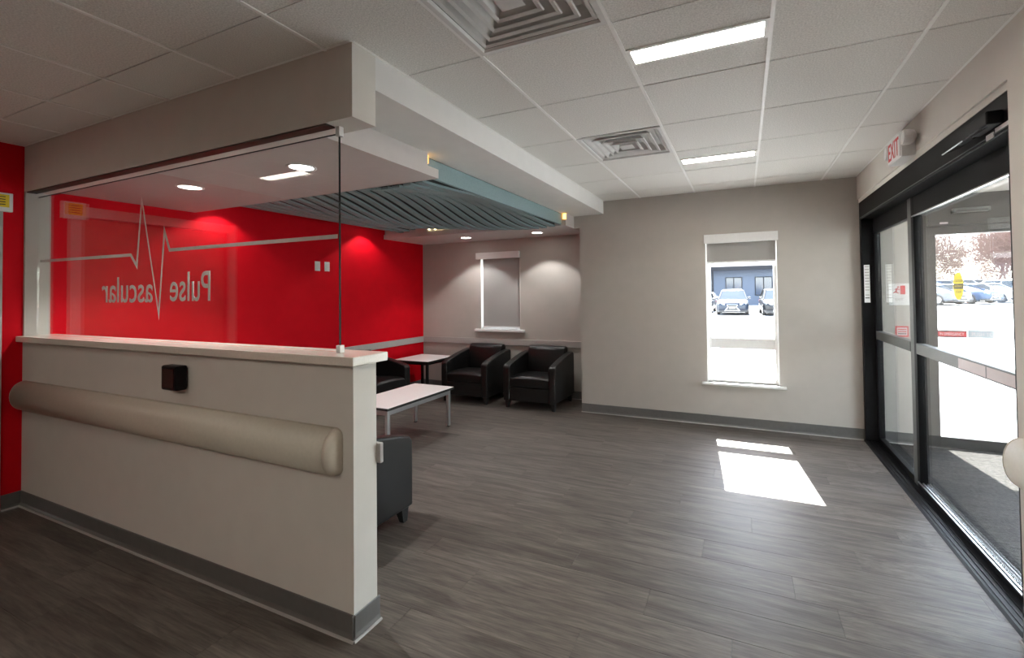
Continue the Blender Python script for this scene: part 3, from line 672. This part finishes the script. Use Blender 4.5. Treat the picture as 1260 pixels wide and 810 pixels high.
rel(box('board', 1.312, 1.412, yw, YB, 1.005, 1.105, REDSIGN), rn); rel(box('white_field', 1.322, 1.402, yw-0.001, yw, 1.018, 1.092, PINKL), rn)
for q in range(3): rel(box('printed_line', 1.33, 1.394, yw-0.0015, yw-0.001, 1.03+q*0.02, 1.038+q*0.02, REDSIGN if q else INK), rn)

# ------------------------------------------------------------------ club chairs
def make_chair(label):
    t = empty('club_chair'); tag(t, label, 'chair', 'black club chairs')
    Wd, D = 0.73, 0.66; hw = Wd/2; y0, y1 = -D/2, D/2; at = 0.095
    arm = [(y0, 0.095), (y0, 0.515), (y0+0.03, 0.548), (y0+0.14, 0.578), (y0+0.32, 0.617), (y0+0.5, 0.648), (y1-0.03, 0.66), (y1, 0.645), (y1, 0.095)]
    for s in (-1, 1):
        a, b = (hw-at, hw) if s > 0 else (-hw, -hw+at)
        build('armrest', MB().prism(arm, 'x', a, b), LEATHER, t, bevel=0.016, seg=3)
    iw = hw - at + 0.002
    # seat cushion with a crowned top and rounded front
    rings = []
    for q in range(9):
        x = -iw + 2*iw*q/8; cr = 0.014*(1-((q-4)/4)**2)
        rings.append([(x, y0+0.012, 0.27), (x, y0+0.004, 0.33), (x, y0+0.010, 0.375+cr*0.6), (x, y0+0.045, 0.396+cr), (x, y0+0.25, 0.40+cr), (x, y1-0.14, 0.385+cr*0.5), (x, y1-0.14, 0.27)])
    build('seat_cushion', MB().loft(rings), LEATHER, t, bevel=0.008)
    build('front_apron', MB().box(-iw, iw, y0+0.006, y0+0.05, 0.10, 0.268), LEATHER, t, bevel=0.006)
    build('seat_base', MB().box(-iw, iw, y0+0.05, y1-0.02, 0.10, 0.27), LEATHER, t)
    rings = []
    for q in range(9):
        x = -iw + 2*iw*q/8; cr = 0.02*(1-((q-4)/4)**2)
        rings.append([(x, y1-0.16-cr, 0.36), (x, y1-0.145-cr, 0.55), (x, y1-0.115-cr, 0.69), (x, y1-0.085, 0.728+cr*0.3), (x, y1-0.02, 0.73+cr*0.3), (x, y1-0.002, 0.70), (x, y1-0.002, 0.20), (x, y1-0.12, 0.20)])
    build('backrest', MB().loft(rings), LEATHER, t, bevel=0.014, seg=3)
    build('back_panel', MB().box(-iw, iw, y1-0.01, y1+0.001, 0.10, 0.70), LEATHER, t, bevel=0.004)
    for sx in (-1, 1):
        for yy, sy in ((y0+0.055, -1), (y1-0.055, 1)):
            x = sx*(hw-0.05)
            r = lambda k, z, dx=0, dy=0: [(x-k+dx, yy-k+dy, z), (x+k+dx, yy-k+dy, z), (x+k+dx, yy+k+dy, z), (x-k+dx, yy+k+dy, z)]
            build('leg', MB().loft([r(0.018, 0, sx*0.008, sy*0.008), r(0.032, 0.096)]), LEGM, t, bevel=0.003)
    return t
chairs = [(( -3.465, 5.265), 0, 'black club chair beside the small side table, left of the alcove pair'),
          ((-2.495, 5.265), 0, 'black club chair in the alcove corner, right of the pair'),
          ((-4.36, 4.20), pi/2, 'black club chair against the red wall, mostly hidden by the half wall'),
          ((-2.365, 1.955), pi, 'dark club chair backed against the half wall, only its side showing')]
proto = None
for (x, y), rz, lab in chairs:
    o = make_chair(lab) if proto is None else copy_tree(proto)
    proto = proto or o
    o.location = (x, y, 0); o.rotation_euler = (0, 0, rz); o['label'] = lab

# ------------------------------------------------------------------ tables
def table(name, x0, x1, y0, y1, z, label, legm, lt=0.034, apron=0.05):
    t = empty(name, ((x0+x1)/2, (y0+y1)/2, 0)); tag(t, label, 'table')
    rel(box('table_top', x0, x1, y0, y1, z-0.006, z, TOPM, bevel=0.0015), t)
    rel(box('edge_band', x0, x1, y0, y1, z-0.028, z-0.006, BLKEDGE), t)
    i = 0.03
    for a in ((x0+i, x1-i, y0+i, y0+i+0.02), (x0+i, x1-i, y1-i-0.02, y1-i), (x0+i, x0+i+0.02, y0+i+0.02, y1-i-0.02), (x1-i-0.02, x1-i, y0+i+0.02, y1-i-0.02)):
        rel(box('apron', *a, z-0.028-apron, z-0.028, legm), t)
    for lx in (x0+i-0.004, x1-i-lt+0.004):
        for ly in (y0+i-0.004, y1-i-lt+0.004):
            l = rel(box('leg', lx, lx+lt, ly, ly+lt, 0.008, z-0.028, legm, bevel=0.003), t)
            rel(build('foot', MB().cyl((lx+lt/2, ly+lt/2), 0.015, 'z', 0, 0.008, 12), BLKEDGE), t)
table('coffee_table', -3.53, -2.985, 3.08, 4.07, 0.43, 'low white-topped coffee table with silver legs in the alcove', SILVER)
table('side_table', -4.57, -3.97, 4.83, 5.43, 0.545, 'small square white-topped side table in the alcove corner', LEGM, 0.032, 0.03)

# ------------------------------------------------------------------ outdoors
ASPH = mat('pale_asphalt', (0.33, 0.33, 0.335), 0.9, 0.12, 0.8, spec=0.08)
def gz(x, y):
    return -0.12 + 0.022*max(0.0, y-22)*min(1.0, max(0.0, (x-4)/6)) if y < 75 else -0.12 + 0.022*53*min(1.0, max(0.0, (x-4)/6))
vs, fs = [], []
gxs = [-60, -30, -15, -6, 0, 4, 6, 8, 10, 15, 20, 25, 30, 40, 60, 90]; gys = [-30, -12, YB2, 8, 12, 17, 22, 27, 32, 40, 50, 60, 75, 110, 160]
for yv in gys:
    for xv in gxs: vs.append((xv, yv, gz(xv, yv)))
nx = len(gxs)
for a in range(len(gys)-1):
    for b in range(nx-1): fs.append((a*nx+b, a*nx+b+1, (a+1)*nx+b+1, (a+1)*nx+b))
struct(build('ground', MB().add(vs, fs), ASPH), 'sunlit pale asphalt car park outside')
MULCH = mat('mulch_bed', (0.10, 0.075, 0.06), 0.95, 0.4, 3)
KERB = mat('kerb_concrete', (0.45, 0.44, 0.43), 0.85, 0.06, 3)
isl = empty('planting_island', (8.5, 25.0, gz(8.5, 25))); tag(isl, 'kerbed island in the car park beyond the outer door', 'kerb')
def slab(mb, p, q, w, h):
    p = Vector(p); q = Vector(q); d = (q-p); d.z = 0; d.normalize(); nn = Vector((-d.y, d.x, 0))*w/2; u = Vector((0, 0, h))
    return mb.loft([[p-nn-u, p+nn-u, p+nn+u, p-nn+u], [q-nn-u, q+nn-u, q+nn+u, q-nn+u]])
rel(build('kerb_edge', slab(MB(), (8.3, 29.5, gz(8.3, 29.5)), (8.9, 21.0, gz(8.9, 21)), 0.25, 0.15), KERB), isl)
rel(build('bed', slab(MB(), (8.75, 29.5, gz(8.75, 29.5)+0.02), (9.35, 21.0, gz(9.35, 21)+0.02), 0.6, 0.1), MULCH), isl)

GLASSCAR = mat('car_glass', (0.02, 0.03, 0.04), 0.08, 0.02, spec=0.35)
TYRE = mat('tyre_rubber', (0.015, 0.015, 0.015), 0.85, 0.1); RIM = mat('wheel_rim', (0.5, 0.5, 0.52), 0.3, 0.05, metal=0.8)
CHROME = mat('car_chrome', (0.75, 0.76, 0.78), 0.15, 0.02, metal=1.0); LAMPG = mat('headlamp_glass', (0.65, 0.7, 0.75), 0.1, 0.02)
def rr(hw, z0, z1, y, n=3, c=0.09):
    """rounded rectangle section in the xz plane at y"""
    c = min(c, (z1-z0)/2.2, hw/2); pts = []
    for cx, cz, a0 in ((hw-c, z0+c, -pi/2), (hw-c, z1-c, 0), (-hw+c, z1-c, pi/2), (-hw+c, z0+c, pi)):
        for i in range(n+1):
            a = a0 + pi/2*i/n; pts.append((cx + c*math.cos(a), y, cz + c*math.sin(a)))
    return pts
def make_car(label, paint, suv, loc, rz):
    t = empty('parked_car'); tag(t, label, 'car', 'cars in the car park')
    Lh = 2.3; zt = 1.02 if suv else 0.92; roof = 1.66 if suv else 1.44
    st = [(-Lh, 0.70, 0.36, 0.66), (-Lh+0.07, 0.84, 0.27, 0.78), (-Lh+0.35, 0.93, 0.22, 0.88), (-1.15, 0.95, 0.22, zt-0.02), (-0.6, 0.95, 0.22, zt), (0.8, 0.95, 0.22, zt+0.02), (1.7, 0.93, 0.24, zt+0.03), (Lh-0.12, 0.88, 0.30, zt), (Lh, 0.76, 0.38, zt-0.12)]
    build('body', MB().loft([rr(h, a, b, y, c=0.14) for y, h, a, b in st]), paint, t, smooth=True)
    yb = 2.12 if suv else 1.75
    base = [(-1.05, 0.84), (yb, 0.82)]; tp = [(-0.28, 0.66), (yb-0.45, 0.64)]
    zt0 = zt-0.03
    cab = MB().loft([[(-0.86, -1.12, zt0), (0.86, -1.12, zt0), (0.85, yb, zt0), (-0.85, yb, zt0)], [(-0.66, -0.25, roof-0.07), (0.66, -0.25, roof-0.07), (0.65, yb-0.42, roof-0.07), (-0.65, yb-0.42, roof-0.07)]])
    build('windows', cab, GLASSCAR, t, bevel=0.03)
    build('roof', MB().loft([[(-0.68, -0.30, roof-0.08), (0.68, -0.30, roof-0.08), (0.67, yb-0.36, roof-0.08), (-0.67, yb-0.36, roof-0.08)], [(-0.58, -0.12, roof), (0.58, -0.12, roof), (0.58, yb-0.55, roof), (-0.58, yb-0.55, roof)]]), paint, t, bevel=0.02)
    for s in (-1, 1):
        build('pillar', MB().tube((s*0.865, -1.12, zt0), (s*0.665, -0.25, roof-0.06), 0.045, 0.04, 6).tube((s*0.86, 0.55, zt0), (s*0.66, 0.5, roof-0.06), 0.04, 0.04, 6).tube((s*0.855, yb, zt0), (s*0.655, yb-0.42, roof-0.06), 0.06, 0.06, 6), paint, t)
        build('mirror', MB().loft([rr(0.09, zt0+0.03, zt0+0.17, -0.86, c=0.03), rr(0.07, zt0+0.05, zt0+0.15, -0.98, c=0.03)]), paint, t, loc=(s*1.0, 0, 0))
        build('headlamp', MB().loft([[(s*0.45, -Lh+0.02, 0.67), (s*0.78, -Lh+0.10, 0.70), (s*0.80, -Lh+0.12, 0.79), (s*0.45, -Lh+0.05, 0.745)], [(s*0.45, -Lh-0.01, 0.67), (s*0.80, -Lh+0.06, 0.70), (s*0.84, -Lh+0.10, 0.80), (s*0.45, -Lh+0.02, 0.75)]]), LAMPG, t)
        for y in (-1.42, 1.38):
            w = build('wheel', MB().cyl((y, 0.34), 0.34, 'x', s*0.76, s*0.965, 20), TYRE, t)
            o = build('rim', MB().cyl((y, 0.34), 0.22, 'x', s*0.955, s*0.972, 16), RIM, w)
        build('tail_lamp', MB().box(min(s*0.6, s*0.9), max(s*0.6, s*0.9), Lh-0.12, Lh-0.04, zt-0.22, zt-0.10), REDSIGN, t)
    build('grille', MB().prism([(-0.30, 0.66), (0.30, 0.66), (0.22, 0.54), (0.42, 0.33), (-0.42, 0.33), (-0.22, 0.54)], 'y', -Lh-0.025, -Lh+0.05), INK, t)
    gr = MB()
    pts = [(-0.32, 0.68), (0.32, 0.68), (0.24, 0.54), (0.45, 0.31), (-0.45, 0.31), (-0.24, 0.54), (-0.32, 0.68)]
    for a, b in zip(pts[:-1], pts[1:]): gr.tube((a[0], -Lh-0.02, a[1]), (b[0], -Lh-0.02, b[1]), 0.016, 0.016, 5)
    build('grille_frame', gr, CHROME, t)
    build('bumper', MB().loft([rr(0.80, 0.20, 0.34, -Lh-0.02, c=0.05), rr(0.92, 0.20, 0.36, -Lh+0.3, c=0.05)]), DARKIN, t)
    box('number_plate', -0.16, 0.16, -Lh-0.04, -Lh-0.028, 0.45, 0.55, WHITE, t)
    t.location = (loc[0], loc[1], gz(*loc)); t.rotation_euler = (0, 0, rz)
    return t
def paint(n, c): return mat('car_paint_' + n, c, 0.3, 0.02, coat=0.15, spec=0.25)
NAVY = paint('slate_blue', (0.010, 0.016, 0.028)); PWH = paint('white', (0.35, 0.35, 0.36)); PSI = paint('silver', (0.12, 0.13, 0.15)); PBL = paint('blue', (0.02, 0.05, 0.11)); PBK = paint('black', (0.006, 0.007, 0.009)); PRD = paint('maroon', (0.2, 0.03, 0.03))
make_car('dark blue car facing the window, nearest in the middle of its view', NAVY, True, (-0.70, 32.4), 0.0)
make_car('dark car at the right edge of the window view', PBK, True, (1.95, 32.0), 0.04)
make_car('black car at the left edge of the window view', PBK, False, (-2.98, 34.5), -0.03)
make_car('white car parked behind the dark cars in the window view', PWH, True, (2.9, 39.5), 0.0)
make_car('silver car parked in the back row of the window view', PSI, False, (-3.2, 43.0), 0.0)
for q, (lab, p, s, loc, rz) in enumerate([
    ('silver car at the left of the door view, by the yellow sticker', PSI, False, (12.4, 40.4), 0.6),
    ('blue car right of the yellow sticker in the door view', PBL, False, (14.7, 42.0), 0.6),
    ('white car in the middle of the row in the door view', PWH, False, (17.0, 43.6), 0.6),
    ('white tall car at the right of the row in the door view', PWH, True, (19.3, 45.2), 0.6),
    ('blue grey car in the back row behind the yellow sticker', PBL, True, (16.4, 53.2), 0.6),
    ('silver tall car in the back row of the door view', PSI, True, (18.7, 54.8), 0.6),
    ('white car in the back row at the right of the door view', PWH, True, (21.0, 56.4), 0.6),
    ('dark red car at the far right of the back row', PRD, False, (23.3, 58.0), 0.6)]):
    make_car(lab, p, s, loc, rz)

# low building across the car park
bd = empty('low_building', (-3.0, 52.0, -0.12)); tag(bd, 'low commercial building with a wide grey roof across the car park', 'building')
BW = mat('building_siding', (0.075, 0.09, 0.12), 0.7, 0.04, 2, spec=0.08); BR = mat('building_roof_grey', (0.04, 0.042, 0.046), 0.8, 0.1, 2, spec=0.08); BG = mat('building_glass', (0.012, 0.025, 0.05), 0.1, 0.05); FAS = mat('fascia_dark', (0.016, 0.017, 0.02), 0.6, 0.02, spec=0.08)
rel(box('wall', -24, 10, 52, 62, -0.15, 3.75, BW), bd)
rel(build('roof', MB().loft([[(-25.2, 50.4, 4.0), (11.2, 50.4, 4.0), (11.2, 63.5, 4.0), (-25.2, 63.5, 4.0)], [(-22, 55.5, 6.9), (8, 55.5, 6.9), (8, 58.5, 6.9), (-22, 58.5, 6.9)]]), BR), bd)
rel(box('fascia', -25.2, 11.2, 50.3, 50.42, 3.6, 4.02, FAS), bd)
for q in range(11):
    x = -22.5 + q*2.95
    w = rel(box('window', x, x+1.7, 51.93, 52.0, 0.9, 2.9, FAS), bd)
    rel(box('window_pane', x+0.08, x+0.8, 51.9, 51.93, 0.98, 2.82, BG), bd); rel(box('window_pane', x+0.9, x+1.62, 51.9, 51.93, 0.98, 2.82, BG), bd)
for x in (-22, -12.5, -3.2, 6.5): rel(box('post', x, x+0.2, 50.6, 50.8, -0.15, 3.7, FAS), bd)

# bare trees beyond the door view
BARK = mat('bare_branch_bark', (0.15, 0.092, 0.08), 0.9, 0.25, 4, spec=0.08)
def tree(x, y, h, seed, label):
    rnd = random.Random(seed); t = empty('bare_tree', (x, y, gz(x, y))); tag(t, label, 'tree', 'bare trees beyond the car park')
    tr = MB(); br = MB(); queue = [(Vector((0, 0, 0)), Vector((0, 0, 1)), h*0.24, h*0.012, 0)]; count = 0
    while queue and count < 9000:
        p, d, L, r, lev = queue.pop(0); q = p
        for i in range(3):
            d = (d + Vector((rnd.gauss(0, .14), rnd.gauss(0, .14), rnd.gauss(0.03, .10)))).normalized()
            q2 = q + d*L/3; r2 = max(0.018, r*0.86)
            (tr if lev == 0 else br).tube(q, q2, r, r2, 6 if lev == 0 else 3); q = q2; r = r2; count += 1
            if lev < 6 and (lev > 0 or i > 0):
                for _ in range(2):
                    a = d.orthogonal().normalized(); a.rotate(Matrix.Rotation(rnd.uniform(0, 2*pi), 3, d))
                    if rnd.random() < 0.85: queue.append((q, (d*0.6 + a*rnd.uniform(0.5, 0.95)).normalized(), L*rnd.uniform(0.6, 0.86), max(0.018, r*0.6), lev+1))
        if lev < 6: queue.append((q, d, L*0.88, r, lev+1))
    build('trunk', tr, BARK, t); build('branches', br, BARK, t)
tl = ['left end of the tree line', 'second of the tree line from the left', 'third of the tree line from the left', 'middle of the tree line', 'third of the tree line from the right', 'second of the tree line from the right', 'right end of the tree line']
for q in range(7):
    tree(16.0 + q*2.9 + random.uniform(-.5, .5), 61 + (q % 3)*4, random.uniform(11, 14), 40+q, 'bare leafless tree behind the parked cars, ' + tl[q])
